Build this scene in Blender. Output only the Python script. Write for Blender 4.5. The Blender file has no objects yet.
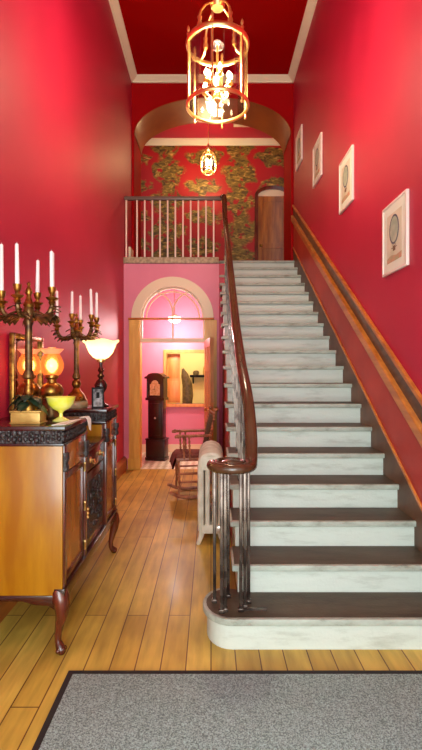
import bpy, bmesh, math, random
from mathutils import Vector, Matrix, Euler
random.seed(7)
PI = math.pi
S = bpy.context.scene
C = S.collection

# ------------------------------------------------------------------ materials
def L(c):
    return tuple(((v/12.92) if v <= .04045 else ((v+.055)/1.055)**2.4) for v in c)
def hexc(r, g, b):
    return L((r/255, g/255, b/255)) + (1,)

def mat(name, col, rough=.5, metal=0, col2=None, scale=6, stretch=(1, 1, 1), bump=0, bscale=40, emit=None, estr=0,
        coat=0, detail=4, lo=.35, hi=.65, spec=.5):
    m = bpy.data.materials.new(name); m.use_nodes = True
    nt = m.node_tree; b = nt.nodes['Principled BSDF']
    b.inputs['Base Color'].default_value = col
    b.inputs['Roughness'].default_value = rough
    b.inputs['Metallic'].default_value = metal
    b.inputs['Coat Weight'].default_value = coat
    b.inputs['Coat Roughness'].default_value = .15
    b.inputs['Specular IOR Level'].default_value = spec
    if emit:
        b.inputs['Emission Color'].default_value = emit
        b.inputs['Emission Strength'].default_value = estr
    if col2 or bump:
        tc = nt.nodes.new('ShaderNodeTexCoord'); mp = nt.nodes.new('ShaderNodeMapping')
        mp.inputs['Scale'].default_value = stretch
        nt.links.new(tc.outputs['Object'], mp.inputs['Vector'])
    if col2:
        n = nt.nodes.new('ShaderNodeTexNoise'); n.inputs['Scale'].default_value = scale
        n.inputs['Detail'].default_value = detail
        nt.links.new(mp.outputs[0], n.inputs['Vector'])
        r = nt.nodes.new('ShaderNodeValToRGB')
        r.color_ramp.elements[0].position = lo; r.color_ramp.elements[1].position = hi
        r.color_ramp.elements[0].color = col; r.color_ramp.elements[1].color = col2
        nt.links.new(n.outputs['Fac'], r.inputs[0]); nt.links.new(r.outputs[0], b.inputs['Base Color'])
    if bump:
        n2 = nt.nodes.new('ShaderNodeTexNoise'); n2.inputs['Scale'].default_value = bscale
        n2.inputs['Detail'].default_value = 6
        nt.links.new(mp.outputs[0], n2.inputs['Vector'])
        bp = nt.nodes.new('ShaderNodeBump'); bp.inputs['Strength'].default_value = bump
        bp.inputs['Distance'].default_value = .01
        nt.links.new(n2.outputs['Fac'], bp.inputs['Height']); nt.links.new(bp.outputs[0], b.inputs['Normal'])
    return m

def glass_mat(name, tint=(1, 1, 1, 1), ior=1.45, rough=.02, gl=1.0):
    m = bpy.data.materials.new(name); m.use_nodes = True
    nt = m.node_tree; nt.nodes.remove(nt.nodes['Principled BSDF'])
    out = nt.nodes['Material Output']
    tr = nt.nodes.new('ShaderNodeBsdfTransparent'); tr.inputs[0].default_value = tint
    g = nt.nodes.new('ShaderNodeBsdfGlossy'); g.inputs['Roughness'].default_value = rough
    fr = nt.nodes.new('ShaderNodeFresnel'); fr.inputs[0].default_value = ior
    mx = nt.nodes.new('ShaderNodeMixShader')
    mu = nt.nodes.new('ShaderNodeMath'); mu.operation = 'MULTIPLY'; mu.inputs[1].default_value = gl
    nt.links.new(fr.outputs[0], mu.inputs[0]); nt.links.new(mu.outputs[0], mx.inputs[0])
    nt.links.new(tr.outputs[0], mx.inputs[1]); nt.links.new(g.outputs[0], mx.inputs[2])
    nt.links.new(mx.outputs[0], out.inputs[0])
    return m

def shade_mat(name, col, trans, tf, ecol, es):
    """glowing translucent lamp glass"""
    m = bpy.data.materials.new(name); m.use_nodes = True
    nt = m.node_tree; nt.nodes.remove(nt.nodes['Principled BSDF']); N = nt.nodes.new; K = nt.links.new
    tl = N('ShaderNodeBsdfTranslucent'); tl.inputs[0].default_value = col
    gl = N('ShaderNodeBsdfGlossy'); gl.inputs['Roughness'].default_value = .15
    tr = N('ShaderNodeBsdfTransparent'); tr.inputs[0].default_value = trans
    em = N('ShaderNodeEmission'); em.inputs[0].default_value = ecol; em.inputs[1].default_value = es
    m1 = N('ShaderNodeMixShader'); m1.inputs[0].default_value = tf; K(tl.outputs[0], m1.inputs[1]); K(tr.outputs[0], m1.inputs[2])
    m2 = N('ShaderNodeMixShader'); m2.inputs[0].default_value = .06; K(m1.outputs[0], m2.inputs[1]); K(gl.outputs[0], m2.inputs[2])
    ad = N('ShaderNodeAddShader'); K(m2.outputs[0], ad.inputs[0]); K(em.outputs[0], ad.inputs[1])
    K(ad.outputs[0], nt.nodes['Material Output'].inputs[0])
    return m

def plank_mat():
    m = mat('floor_planks', hexc(178, 118, 58), .42, coat=.04, spec=.35)
    nt = m.node_tree; b = nt.nodes['Principled BSDF']
    tc = nt.nodes.new('ShaderNodeTexCoord'); mp = nt.nodes.new('ShaderNodeMapping')
    mp.inputs['Rotation'].default_value = (0, 0, PI/2)
    nt.links.new(tc.outputs['Object'], mp.inputs['Vector'])
    br = nt.nodes.new('ShaderNodeTexBrick')
    br.inputs['Color1'].default_value = hexc(214, 182, 84); br.inputs['Color2'].default_value = hexc(192, 156, 64)
    br.inputs['Mortar'].default_value = hexc(104, 66, 30)
    br.inputs['Scale'].default_value = 1; br.inputs['Mortar Size'].default_value = .0035
    br.inputs['Brick Width'].default_value = 2.1; br.inputs['Row Height'].default_value = .128
    br.inputs['Mortar Smooth'].default_value = .3; br.offset = .37
    nt.links.new(mp.outputs[0], br.inputs['Vector'])
    n = nt.nodes.new('ShaderNodeTexNoise'); n.inputs['Scale'].default_value = 3; n.inputs['Detail'].default_value = 6
    mp2 = nt.nodes.new('ShaderNodeMapping'); mp2.inputs['Scale'].default_value = (7, .9, 1)
    nt.links.new(tc.outputs['Object'], mp2.inputs['Vector']); nt.links.new(mp2.outputs[0], n.inputs['Vector'])
    r = nt.nodes.new('ShaderNodeValToRGB'); r.color_ramp.elements[0].color = (.78, .75, .7, 1)
    r.color_ramp.elements[1].color = (1.12, 1.1, 1.08, 1)
    r.color_ramp.elements[0].position = .3; r.color_ramp.elements[1].position = .62
    nt.links.new(n.outputs['Fac'], r.inputs[0])
    mx = nt.nodes.new('ShaderNodeMix'); mx.data_type = 'RGBA'; mx.blend_type = 'MULTIPLY'; mx.inputs[0].default_value = 1
    nt.links.new(br.outputs['Color'], mx.inputs[6]); nt.links.new(r.outputs[0], mx.inputs[7])
    # broad worn patches
    n3 = nt.nodes.new('ShaderNodeTexNoise'); n3.inputs['Scale'].default_value = 1.6; n3.inputs['Detail'].default_value = 3
    nt.links.new(tc.outputs['Object'], n3.inputs['Vector'])
    r3 = nt.nodes.new('ShaderNodeValToRGB'); r3.color_ramp.elements[0].color = (.78, .74, .66, 1); r3.color_ramp.elements[1].color = (1.1, 1.1, 1.1, 1)
    r3.color_ramp.elements[0].position = .38; r3.color_ramp.elements[1].position = .6
    nt.links.new(n3.outputs['Fac'], r3.inputs[0])
    mx2 = nt.nodes.new('ShaderNodeMix'); mx2.data_type = 'RGBA'; mx2.blend_type = 'MULTIPLY'; mx2.inputs[0].default_value = 1
    nt.links.new(mx.outputs[2], mx2.inputs[6]); nt.links.new(r3.outputs[0], mx2.inputs[7])
    nt.links.new(mx2.outputs[2], b.inputs['Base Color'])
    return m

def tile_mat():
    m = mat('floor_tiles', hexc(225, 215, 195), .3)
    nt = m.node_tree; b = nt.nodes['Principled BSDF']
    tc = nt.nodes.new('ShaderNodeTexCoord'); mp = nt.nodes.new('ShaderNodeMapping')
    mp.inputs['Rotation'].default_value = (0, 0, PI/4); mp.inputs['Scale'].default_value = (13, 13, 13)
    mp.inputs['Location'].default_value = (0, 0, .5)
    ck = nt.nodes.new('ShaderNodeTexChecker'); ck.inputs['Scale'].default_value = 1
    ck.inputs['Color1'].default_value = hexc(246, 255, 232); ck.inputs['Color2'].default_value = hexc(186, 190, 156)
    nt.links.new(tc.outputs['Object'], mp.inputs[0]); nt.links.new(mp.outputs[0], ck.inputs['Vector'])
    nt.links.new(ck.outputs['Color'], b.inputs['Base Color'])
    return m

def wallpaper_mat():
    """red paper with columns of gold and olive foliage clusters"""
    m = mat('foliage_wallpaper', hexc(190, 20, 28), .55)
    nt = m.node_tree; b = nt.nodes['Principled BSDF']
    N = nt.nodes.new; K = nt.links.new
    tc = N('ShaderNodeTexCoord')
    nd = N('ShaderNodeTexNoise'); nd.inputs['Scale'].default_value = 5; nd.inputs['Detail'].default_value = 5
    K(tc.outputs['Object'], nd.inputs['Vector'])
    sub = N('ShaderNodeVectorMath'); sub.operation = 'SUBTRACT'; sub.inputs[1].default_value = (.5, .5, .5)
    K(nd.outputs['Color'], sub.inputs[0])
    scl = N('ShaderNodeVectorMath'); scl.operation = 'SCALE'; scl.inputs['Scale'].default_value = .42
    K(sub.outputs[0], scl.inputs[0])
    add = N('ShaderNodeVectorMath'); add.operation = 'ADD'
    K(tc.outputs['Object'], add.inputs[0]); K(scl.outputs[0], add.inputs[1])
    sep = N('ShaderNodeSeparateXYZ'); K(add.outputs[0], sep.inputs[0])
    def M(op, a, bb=None):
        n = N('ShaderNodeMath'); n.operation = op
        for i, v in enumerate((a, bb)):
            if v is None: continue
            if isinstance(v, (int, float)): n.inputs[i].default_value = v
            else: K(v, n.inputs[i])
        return n.outputs[0]
    def cosw(v, period, ph):
        return M('COSINE', M('MULTIPLY', M('SUBTRACT', v, ph), 2*PI/period))
    # dense columns
    cx = cosw(sep.outputs['X'], 1.5, .60); cz = cosw(sep.outputs['Z'], .62, .05)
    a = M('ADD', M('MULTIPLY', cx, 1.0), M('MULTIPLY', cz, .38))
    cx2 = cosw(sep.outputs['X'], 1.5, 1.35); cz2 = cosw(sep.outputs['Z'], .62, .36)
    a2 = M('ADD', M('MULTIPLY', cx2, .95), M('MULTIPLY', cz2, .75))
    fld = M('MAXIMUM', a, M('SUBTRACT', a2, .28))
    r = N('ShaderNodeValToRGB'); r.color_ramp.elements[0].position = .22; r.color_ramp.elements[1].position = .42
    mr = N('ShaderNodeMapRange'); mr.inputs[1].default_value = 0; mr.inputs[2].default_value = 1.35
    K(fld, mr.inputs[0]); K(mr.outputs[0], r.inputs[0])
    # leaf colours
    v = N('ShaderNodeTexNoise'); v.inputs['Scale'].default_value = 11; v.inputs['Detail'].default_value = 5; v.inputs['Distortion'].default_value = 1.2
    mpl = N('ShaderNodeMapping'); mpl.inputs['Scale'].default_value = (.7, 1, 1.5)
    K(tc.outputs['Object'], mpl.inputs[0]); K(mpl.outputs[0], v.inputs['Vector'])
    rl = N('ShaderNodeValToRGB'); cr = rl.color_ramp
    cr.elements[0].position = .34; cr.elements[0].color = hexc(70, 46, 18)
    cr.elements[1].position = .72; cr.elements[1].color = hexc(225, 178, 95)
    e = cr.elements.new(.46); e.color = hexc(112, 92, 30)
    e = cr.elements.new(.58); e.color = hexc(146, 122, 44)
    K(v.outputs['Fac'], rl.inputs[0])
    mx = N('ShaderNodeMix'); mx.data_type = 'RGBA'
    mx.inputs[6].default_value = hexc(176, 14, 20)
    K(r.outputs[0], mx.inputs[0]); K(rl.outputs[0], mx.inputs[7])
    # gaps inside the clusters let the red through
    r2 = N('ShaderNodeValToRGB'); r2.color_ramp.elements[0].position = .36; r2.color_ramp.elements[1].position = .44
    v2 = N('ShaderNodeTexNoise'); v2.inputs['Scale'].default_value = 7.5; v2.inputs['Detail'].default_value = 4
    K(tc.outputs['Object'], v2.inputs['Vector']); K(v2.outputs['Fac'], r2.inputs[0])
    mul = M('MULTIPLY', r.outputs[0], r2.outputs[0]); K(mul, mx.inputs[0])
    K(mx.outputs[2], b.inputs['Base Color'])
    return m

def step_mat(name, c1, c2, c3, sx=1.2):
    m = mat(name, c1, .55, bump=.15, bscale=60)
    nt = m.node_tree; b = nt.nodes['Principled BSDF']; N = nt.nodes.new; K = nt.links.new
    tc = N('ShaderNodeTexCoord'); mp = N('ShaderNodeMapping'); mp.inputs['Scale'].default_value = (sx, 5, 6)
    K(tc.outputs['Object'], mp.inputs[0])
    n = N('ShaderNodeTexNoise'); n.inputs['Scale'].default_value = 2.2; n.inputs['Detail'].default_value = 8; n.inputs['Roughness'].default_value = .65
    K(mp.outputs[0], n.inputs['Vector'])
    r = N('ShaderNodeValToRGB'); cr = r.color_ramp
    cr.elements[0].position = .28; cr.elements[0].color = c3
    cr.elements[1].position = .7; cr.elements[1].color = c1
    e = cr.elements.new(.46); e.color = c2
    K(n.outputs['Fac'], r.inputs[0]); K(r.outputs[0], b.inputs['Base Color'])
    return m

def mat_pile():
    m = mat('grey_mat_pile', hexc(150, 152, 152), .95, bump=.9, bscale=260, spec=.1)
    nt = m.node_tree; b = nt.nodes['Principled BSDF']; N = nt.nodes.new; K = nt.links.new
    tc = N('ShaderNodeTexCoord')
    n = N('ShaderNodeTexNoise'); n.inputs['Scale'].default_value = 190; n.inputs['Detail'].default_value = 5
    K(tc.outputs['Object'], n.inputs['Vector'])
    r = N('ShaderNodeValToRGB'); r.color_ramp.elements[0].position = .36; r.color_ramp.elements[1].position = .64
    r.color_ramp.elements[0].color = hexc(116, 138, 136); r.color_ramp.elements[1].color = hexc(206, 238, 236)
    K(n.outputs['Fac'], r.inputs[0]); K(r.outputs[0], b.inputs['Base Color'])
    return m

RED = (.50, .008, .05, 1)
M_ = dict(
    red=mat('crimson_wall_paint', RED, .5, col2=(.54, .010, .058, 1), scale=1.2, spec=.55),
    dred=mat('dark_red_ceiling_paint', (.36, .0012, .001, 1), .7, spec=.05),
    spred=mat('crimson_spandrel_paint', (.42, .008, .02, 1), .4),
    archshade=mat('shaded_crimson_arch', (.40, .002, .004, 1), .7, col2=(.36, .0015, .003, 1), scale=1.5, spec=.1),  # darker copy of the hall crimson, with shade put into its colour
    pink=mat('rose_wall_paint', (.80, .23, .34, 1), .5, col2=(.74, .20, .30, 1), scale=2),
    pnl=mat('red_brown_panel_paint', (.56, .05, .035, 1), .45, col2=(.44, .03, .022, 1), scale=2, spec=.35),
    white=mat('cornice_cream', hexc(250, 244, 212), .5),
    cream=mat('arch_casing_cream', hexc(238, 215, 180), .4),
    gold_wood=mat('golden_varnished_pine', hexc(240, 188, 84), .35, col2=hexc(222, 160, 60), scale=3, stretch=(6, 6, .8)),
    rail_wood=mat('rail_wood', hexc(214, 134, 56), .35, col2=hexc(184, 104, 36), scale=3, stretch=(6, .8, 6), coat=.2),
    string=mat('brown_string_paint', hexc(118, 84, 58), .5, col2=hexc(92, 62, 40), scale=5),
    dkwood=mat('dark_wood_recess', hexc(70, 45, 32), .3, col2=hexc(104, 78, 60), scale=4, stretch=(1, 2, 6)),
    base_wood=mat('skirting_wood', hexc(178, 104, 42), .4, col2=hexc(146, 78, 30), scale=4, stretch=(3, .6, 3)),
    mahog=mat('mahogany', hexc(112, 46, 26), .22, col2=hexc(74, 26, 14), scale=4, stretch=(5, 5, 1), coat=.5),
    hrail=mat('handrail_mahogany', hexc(90, 58, 36), .25, col2=hexc(66, 40, 24), scale=5, stretch=(4, .7, .7), coat=.4),
    dmah=mat('dark_red_mahogany', hexc(62, 16, 10), .22, col2=hexc(38, 9, 6), scale=5, coat=.5),
    carved=mat('carved_ebonised_wood', hexc(34, 26, 26), .3, bump=.9, bscale=55, col2=hexc(62, 50, 48), scale=30),
    veneer=mat('glossy_golden_veneer', hexc(190, 122, 52), .16, col2=hexc(150, 84, 34), scale=3, stretch=(5, 5, .9), coat=.6),
    side=mat('golden_walnut_side', hexc(182, 124, 18), .3, col2=hexc(154, 92, 6), scale=2.2, stretch=(5, 5, .9), coat=.25),
    doorpine=mat('orange_pine_door', hexc(236, 160, 84), .4, col2=hexc(214, 128, 58), scale=3, stretch=(6, 6, .7)),
    ddoor=mat('dark_landing_door', hexc(176, 108, 40), .3, col2=hexc(136, 74, 22), scale=3, stretch=(6, 6, .7), coat=.3),
    riser=step_mat('worn_white_riser', hexc(214, 220, 208), hexc(207, 213, 201), hexc(178, 182, 168)),
    tread=step_mat('worn_brown_tread', hexc(92, 80, 62), hexc(76, 62, 44), hexc(54, 42, 28)),
    nosing=step_mat('pale_step_nosing', hexc(192, 200, 186), hexc(170, 174, 160), hexc(122, 122, 106), 3),
    kerb=mat('gallery_stone', hexc(196, 176, 142), .6, col2=hexc(150, 132, 104), scale=25),
    iron=mat('bronzed_iron_bar', hexc(66, 52, 46), .25, metal=.7, col2=hexc(112, 96, 86), scale=14),
    paleiron=mat('pale_painted_bar', hexc(240, 214, 196), .45),
    greyrail=mat('grey_brown_rail', hexc(110, 92, 82), .4),
    brass=mat('polished_brass', hexc(246, 212, 140), .3, metal=1),
    gilt=mat('gilt_bronze', hexc(190, 140, 62), .32, metal=.9, col2=hexc(110, 70, 30), scale=30),
    bronze=mat('dark_bronze', hexc(72, 50, 32), .35, metal=.6, col2=hexc(130, 92, 46), scale=25),
    wax=mat('white_candle_wax', hexc(248, 236, 232), .5),
    leafm=mat('dark_green_leaf', hexc(26, 40, 30), .4, col2=hexc(48, 66, 42), scale=20),
    giltbox=mat('gilded_box', hexc(214, 176, 96), .35, metal=.4, col2=hexc(184, 140, 70), scale=12),
    rad=mat('cream_radiator_enamel', hexc(240, 228, 208), .35, col2=hexc(214, 200, 176), scale=9),
    matpile=mat_pile(), matborder=mat('black_rubber_border', hexc(34, 32, 34), .7),
    planks=plank_mat(), tiles=tile_mat(), paper=wallpaper_mat(),
    glass=glass_mat('clear_glass', (.97, .97, .96, 1)),
    lglass=glass_mat('lantern_glass', (1, .97, .93, 1), 1.35, .03, .8),
    fglass=glass_mat('fanlight_glass', (.86, .78, .84, 1), 1.6, .22, .8),
    mirror=mat('mirror_glass', (.85, .8, .78, 1), .04, metal=1),
    bulb=mat('lit_bulb', (1, .85, .6, 1), .5, emit=(1, .80, .5, 1), estr=26),
    globe=shade_mat('lit_amber_globe', (.46, .13, .04, 1), (1, .72, .46, 1), .55, (1, .26, .07, 1), .24),
    flame=mat('lamp_flame', (1, .85, .6, 1), .5, emit=(1, .75, .35, 1), estr=14),
    pinkglass=mat('frosted_pink_rim', hexc(240, 140, 100), .3, emit=(1, .35, .15, 1), estr=.5),
    chimglow=shade_mat('yellow_glow_chimney_glass', (.6, .3, .1, 1), (1, .85, .6, 1), .75, (1, .55, .18, 1), .35),  # emissive inner layer added to grade the glow from flame to globe
    tulip=shade_mat('lit_yellow_tulip_glass', (1, .86, .62, 1), (1, .9, .75, 1), .15, (1, .74, .34, 1), .5),
    uran=mat('yellow_green_glass', hexc(240, 236, 60), .15, col2=hexc(248, 244, 150), scale=12, coat=.5),
    marble=mat('cream_marble', hexc(206, 184, 146), .35, col2=hexc(170, 140, 100), scale=18),
    paperw=mat('white_paper', hexc(244, 236, 224), .7),
    black=mat('black_lacquer', hexc(20, 17, 17), .6, spec=.2),
    photo=mat('grey_photograph', hexc(176, 172, 172), .6, col2=hexc(60, 58, 58), scale=26, spec=.2),
    frame=mat('white_picture_frame', hexc(240, 226, 214), .4),
    mountm=mat('cream_mount', hexc(240, 248, 232), .6),
    print=mat('faded_pink_print', hexc(226, 222, 200), .6, col2=hexc(210, 212, 184), scale=9),
    balloon=mat('pale_green_balloon', hexc(164, 186, 164), .6, col2=hexc(196, 206, 182), scale=14),
    balrim=mat('grey_blue_balloon_ink', hexc(92, 98, 110), .6),
    basket=mat('brown_basket_ink', hexc(120, 92, 66), .6),
    land=mat('pale_green_ground_ink', hexc(176, 180, 140), .6, col2=hexc(216, 160, 130), scale=22),
    plastic=mat('white_plastic', hexc(244, 228, 208), .4),
    clockw=mat('dark_clock_mahogany', hexc(52, 18, 12), .3, col2=hexc(34, 11, 8), scale=5, coat=.3),
    dial=mat('brass_clock_dial', hexc(196, 160, 100), .4, metal=.2, col2=hexc(226, 206, 160), scale=30),
    chairw=mat('brown_chair_wood', hexc(140, 78, 54), .3, col2=hexc(196, 128, 88), scale=12, coat=.3),
    olive=mat('olive_upholstery', hexc(104, 84, 42), .9, col2=hexc(76, 60, 30), scale=40),
    cloth=mat('faded_red_upholstery', hexc(140, 74, 58), .9, col2=hexc(110, 52, 40), scale=30),
    soffit=mat('bronze_brown_soffit_paint', hexc(150, 78, 24), .35, col2=hexc(126, 56, 16), scale=2),
    bouncewall=mat('neutral_bounce_cream', hexc(232, 232, 226), .6),  # cream of the unseen walls added to neutralise red bounce
    kcream=mat('kitchen_cream_paint', hexc(238, 218, 150), .6),
    figure=mat('brown_carved_figure', hexc(110, 92, 54), .6, col2=hexc(70, 56, 32), scale=14),
    steel=mat('pale_metal', hexc(215, 205, 195), .3, metal=.8),
)

# ------------------------------------------------------------------ mesh building
class MB:
    def __init__(s): s.bm = bmesh.new()
    def box(s, x0, x1, y0, y1, z0, z1, mtx=None):
        vs = [s.bm.verts.new(p) for p in [(x0,y0,z0),(x1,y0,z0),(x1,y1,z0),(x0,y1,z0),(x0,y0,z1),(x1,y0,z1),(x1,y1,z1),(x0,y1,z1)]]
        for f in [(3,2,1,0),(4,5,6,7),(0,1,5,4),(1,2,6,5),(2,3,7,6),(3,0,4,7)]:
            s.bm.faces.new([vs[i] for i in f])
        if mtx: 
            for v in vs: v.co = mtx @ v.co
        return s
    def prism(s, poly, axis, a, b):
        """poly of 2D points; axis 'x': (y,z), 'y': (x,z), 'z': (x,y)"""
        def P(p, t):
            return {'x': (t, p[0], p[1]), 'y': (p[0], t, p[1]), 'z': (p[0], p[1], t)}[axis]
        A = [s.bm.verts.new(P(p, a)) for p in poly]; B = [s.bm.verts.new(P(p, b)) for p in poly]
        n = len(poly)
        s.bm.faces.new(A); s.bm.faces.new(B[::-1])
        for i in range(n):
            s.bm.faces.new([A[i], B[i], B[(i+1) % n], A[(i+1) % n]])
        return s
    def lathe(s, prof, c=(0, 0, 0), seg=20, mtx=None, sx=1, sy=1):
        rings = []
        new = []
        for r, z in prof:
            if r < 1e-5:
                v = s.bm.verts.new((c[0], c[1], c[2]+z)); rings.append([v]); new.append(v)
            else:
                R = [s.bm.verts.new((c[0]+sx*r*math.cos(2*PI*k/seg), c[1]+sy*r*math.sin(2*PI*k/seg), c[2]+z)) for k in range(seg)]
                rings.append(R); new += R
        for A, B in zip(rings, rings[1:]):
            if len(A) == 1 and len(B) == 1: continue
            for k in range(seg):
                if len(A) == 1: s.bm.faces.new([A[0], B[k], B[(k+1) % seg]])
                elif len(B) == 1: s.bm.faces.new([A[k], A[(k+1) % seg], B[0]])
                else: s.bm.faces.new([A[k], A[(k+1) % seg], B[(k+1) % seg], B[k]])
        for R, flip in ((rings[0], True), (rings[-1], False)):
            if len(R) > 1 and not getattr(s, 'open', False):
                s.bm.faces.new(R[::-1] if flip else R)
        if mtx:
            for v in new: v.co = mtx @ v.co
        return s
    def shell(s, prof, **k):
        s.open = True; s.lathe(prof, **k); s.open = False
        return s
    def tube(s, pts, rad, seg=8, w=None, closed=False):
        """round tube; w: (half width sideways, half height) makes an upright section instead"""
        pts = [Vector(p) for p in pts]; n = len(pts)
        if not hasattr(rad, '__len__'): rad = [rad]*n
        rings = []; up = None
        for i, p in enumerate(pts):
            a = pts[max(i-1, 0)] if not closed else pts[(i-1) % n]
            b = pts[min(i+1, n-1)] if not closed else pts[(i+1) % n]
            t = (b-a).normalized()
            if w:
                side = Vector((t.y, -t.x, 0))
                side = side.normalized() if side.length > 1e-4 else (up or Vector((1, 0, 0)))
                up = side; nn = side.cross(t)
                rings.append([s.bm.verts.new(p + side*(w[0]*math.cos(2*PI*k/seg)) + nn*(w[1]*math.sin(2*PI*k/seg))) for k in range(seg)])
            else:
                if up is None:
                    up = Vector((0, 0, 1)) if abs(t.z) < .9 else Vector((1, 0, 0))
                x = up.cross(t).normalized(); y = t.cross(x); up = y
                rings.append([s.bm.verts.new(p + x*(rad[i]*math.cos(2*PI*k/seg)) + y*(rad[i]*math.sin(2*PI*k/seg))) for k in range(seg)])
        pairs = list(zip(rings, rings[1:])) + ([(rings[-1], rings[0])] if closed else [])
        for A, B in pairs:
            for k in range(seg):
                s.bm.faces.new([A[k], A[(k+1) % seg], B[(k+1) % seg], B[k]])
        if not closed:
            s.bm.faces.new(rings[0][::-1]); s.bm.faces.new(rings[-1])
        return s
    def beads(s, a, b, r0, r1, n, seg=8):
        """bobbin turned rod"""
        a, b = Vector(a), Vector(b); pts = []; rad = []
        for i in range(n*4+1):
            pts.append(a.lerp(b, i/(n*4))); rad.append(r0 + (r1-r0)*(.5-.5*math.cos(2*PI*i/4)))
        return s.tube(pts, rad, seg)
    def ball(s, c, r, seg=12, sz=1, mtx=None, sx=1, sy=1):
        prof = [(r*math.sin(PI*i/(seg//2+2)), -r*sz*math.cos(PI*i/(seg//2+2))) for i in range(seg//2+3)]
        prof[0] = (0, -r*sz); prof[-1] = (0, r*sz)
        return s.lathe(prof, c, seg, mtx, sx, sy)
    def torus(s, c, R, r, seg=28, sub=8, w=None):
        pts = [(c[0]+R*math.cos(2*PI*k/seg), c[1]+R*math.sin(2*PI*k/seg), c[2]) for k in range(seg)]
        if w: return s.tube(pts, r, sub, w, True)
        return s.tube(pts, r, sub, None, True)
    def leaf(s, base, direc, ln, wd, droop=.3):
        d = Vector(direc).normalized(); side = d.cross(Vector((0, 0, 1)))
        side = side.normalized() if side.length > .01 else Vector((1, 0, 0))
        b = Vector(base); prev = None
        for i in range(5):
            t = i/4; wv = wd*math.sin(PI*(.12+.88*t))*.5 + .0005
            p = b + d*ln*t - Vector((0, 0, droop*ln*t*t))
            q = [s.bm.verts.new(p-side*wv), s.bm.verts.new(p+Vector((0, 0, -.004))), s.bm.verts.new(p+side*wv), s.bm.verts.new(p+Vector((0, 0, .004)))]
            if prev:
                for k in range(4): s.bm.faces.new([prev[k], prev[(k+1) % 4], q[(k+1) % 4], q[k]])
            else: s.bm.faces.new(q[::-1])
            prev = q
        s.bm.faces.new(prev)
        return s
    def build(s, name, m, parent=None, bevel=0, smooth=True, ang=40):
        bm = s.bm
        bmesh.ops.recalc_face_normals(bm, faces=bm.faces)
        if bevel:
            ed = [e for e in bm.edges if len(e.link_faces) == 2 and e.calc_face_angle(0) > .6]
            bmesh.ops.bevel(bm, geom=ed, offset=bevel, segments=2, affect='EDGES', profile=.5)
        me = bpy.data.meshes.new(name); bm.to_mesh(me); bm.free()
        me.materials.append(M_[m])
        if smooth:
            for p in me.polygons: p.use_smooth = True
            me.set_sharp_from_angle(angle=math.radians(ang))
        o = bpy.data.objects.new(name, me); C.objects.link(o)
        if parent is not None: o.parent = parent
        return o

def tag(o, label, cat, group=None):
    o['label'] = label; o['category'] = cat
    if group: o['group'] = group
    return o
def thing(name, label, cat, loc=(0, 0, 0), rz=0, group=None):
    o = bpy.data.objects.new(name, None); C.objects.link(o)
    o.empty_display_size = .05
    o.location = loc; o.rotation_euler = (0, 0, rz)
    return tag(o, label, cat, group)
def struct(o, kind='structure'):
    o['kind'] = kind; return o
def copy_tree(o, loc, rz, label, group=None):
    r = o.copy(); C.objects.link(r); r.location = loc; r.rotation_euler = (0, 0, rz); r['label'] = label
    if group: r['group'] = group
    for ch in list(o.children):
        c = ch.copy(); C.objects.link(c); c.parent = r
        for g in list(ch.children):
            d = g.copy(); C.objects.link(d); d.parent = c
    return r
def box(name, m, x0, x1, y0, y1, z0, z1, parent=None, bevel=0):
    return MB().box(x0, x1, y0, y1, z0, z1).build(name, m, parent, bevel)

# ------------------------------------------------------------------ dimensions
XL, XR = -1.30, 1.352
RZ, RT = .17, .28
CEIL = 6.25
def YN(i): return RT*(7.96+i)                 # nosing front of step i
def NL(y): return RZ*(y/RT-7.96)              # height of the nosing line
DW = 7.0                                      # wall with the fanlight door
FRONT = -2.0

# ------------------------------------------------------------------ the room
struct(box('floor', 'planks', XL, XR, FRONT, DW, -.1, 0))
struct(box('floor.001', 'tiles', XL, .15, DW, 8.4, -.1, .0))
BOUNCE_Y = 1.1                                     # unseen cream walls behind the viewer, added for neutral bounce; crimson hall ahead
struct(box('wall_left', 'red', XL-.12, XL, BOUNCE_Y, 8.45, -.1, CEIL))
struct(box('wall_right', 'red', XR, XR+.12, BOUNCE_Y, 8.45, -.1, CEIL))
struct(box('wall_left.002', 'bouncewall', XL-.12, XL, FRONT, BOUNCE_Y, -.1, CEIL))
struct(box('wall_right.003', 'bouncewall', XR, XR+.12, FRONT, BOUNCE_Y, -.1, CEIL))
struct(box('ceiling', 'dred', XL-.12, XR+.12, FRONT, 7.75, CEIL, CEIL+.12))
# entrance wall behind the viewer: a wide doorway and a tall window above it let the day in
m = MB()
m.box(XL, -1.0, FRONT-.15, FRONT, 0, CEIL).box(1.1, XR, FRONT-.15, FRONT, 0, CEIL)
m.box(-1.0, 1.1, FRONT-.15, FRONT, 5.2, CEIL).box(-1.0, 1.1, FRONT-.15, FRONT, 2.5, 2.62)
struct(m.build('wall_front', 'bouncewall', smooth=False))
# cornice around the hall ceiling
m = MB()
cp = [(0, 0), (.105, 0), (.105, -.015), (.085, -.03), (.05, -.05), (.025, -.065), (.025, -.08), (0, -.08)]
m.prism([(XL+a, CEIL+b) for a, b in cp], 'y', FRONT, 7.7)
m.prism([(XR-a, CEIL+b) for a, b in cp], 'y', FRONT, 7.7)
m.prism([(7.7-a, CEIL+b) for a, b in cp], 'x', XL, XR)
struct(m.build('trim_1', 'white', smooth=False))
# skirting on the left
m = MB().prism([(XL, 0), (XL+.05, 0), (XL+.05, .15), (XL+.03, .175), (XL+.015, .19), (XL, .19)], 'y', FRONT, DW)
struct(m.build('baseboard_left', 'base_wood', smooth=False))

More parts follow.
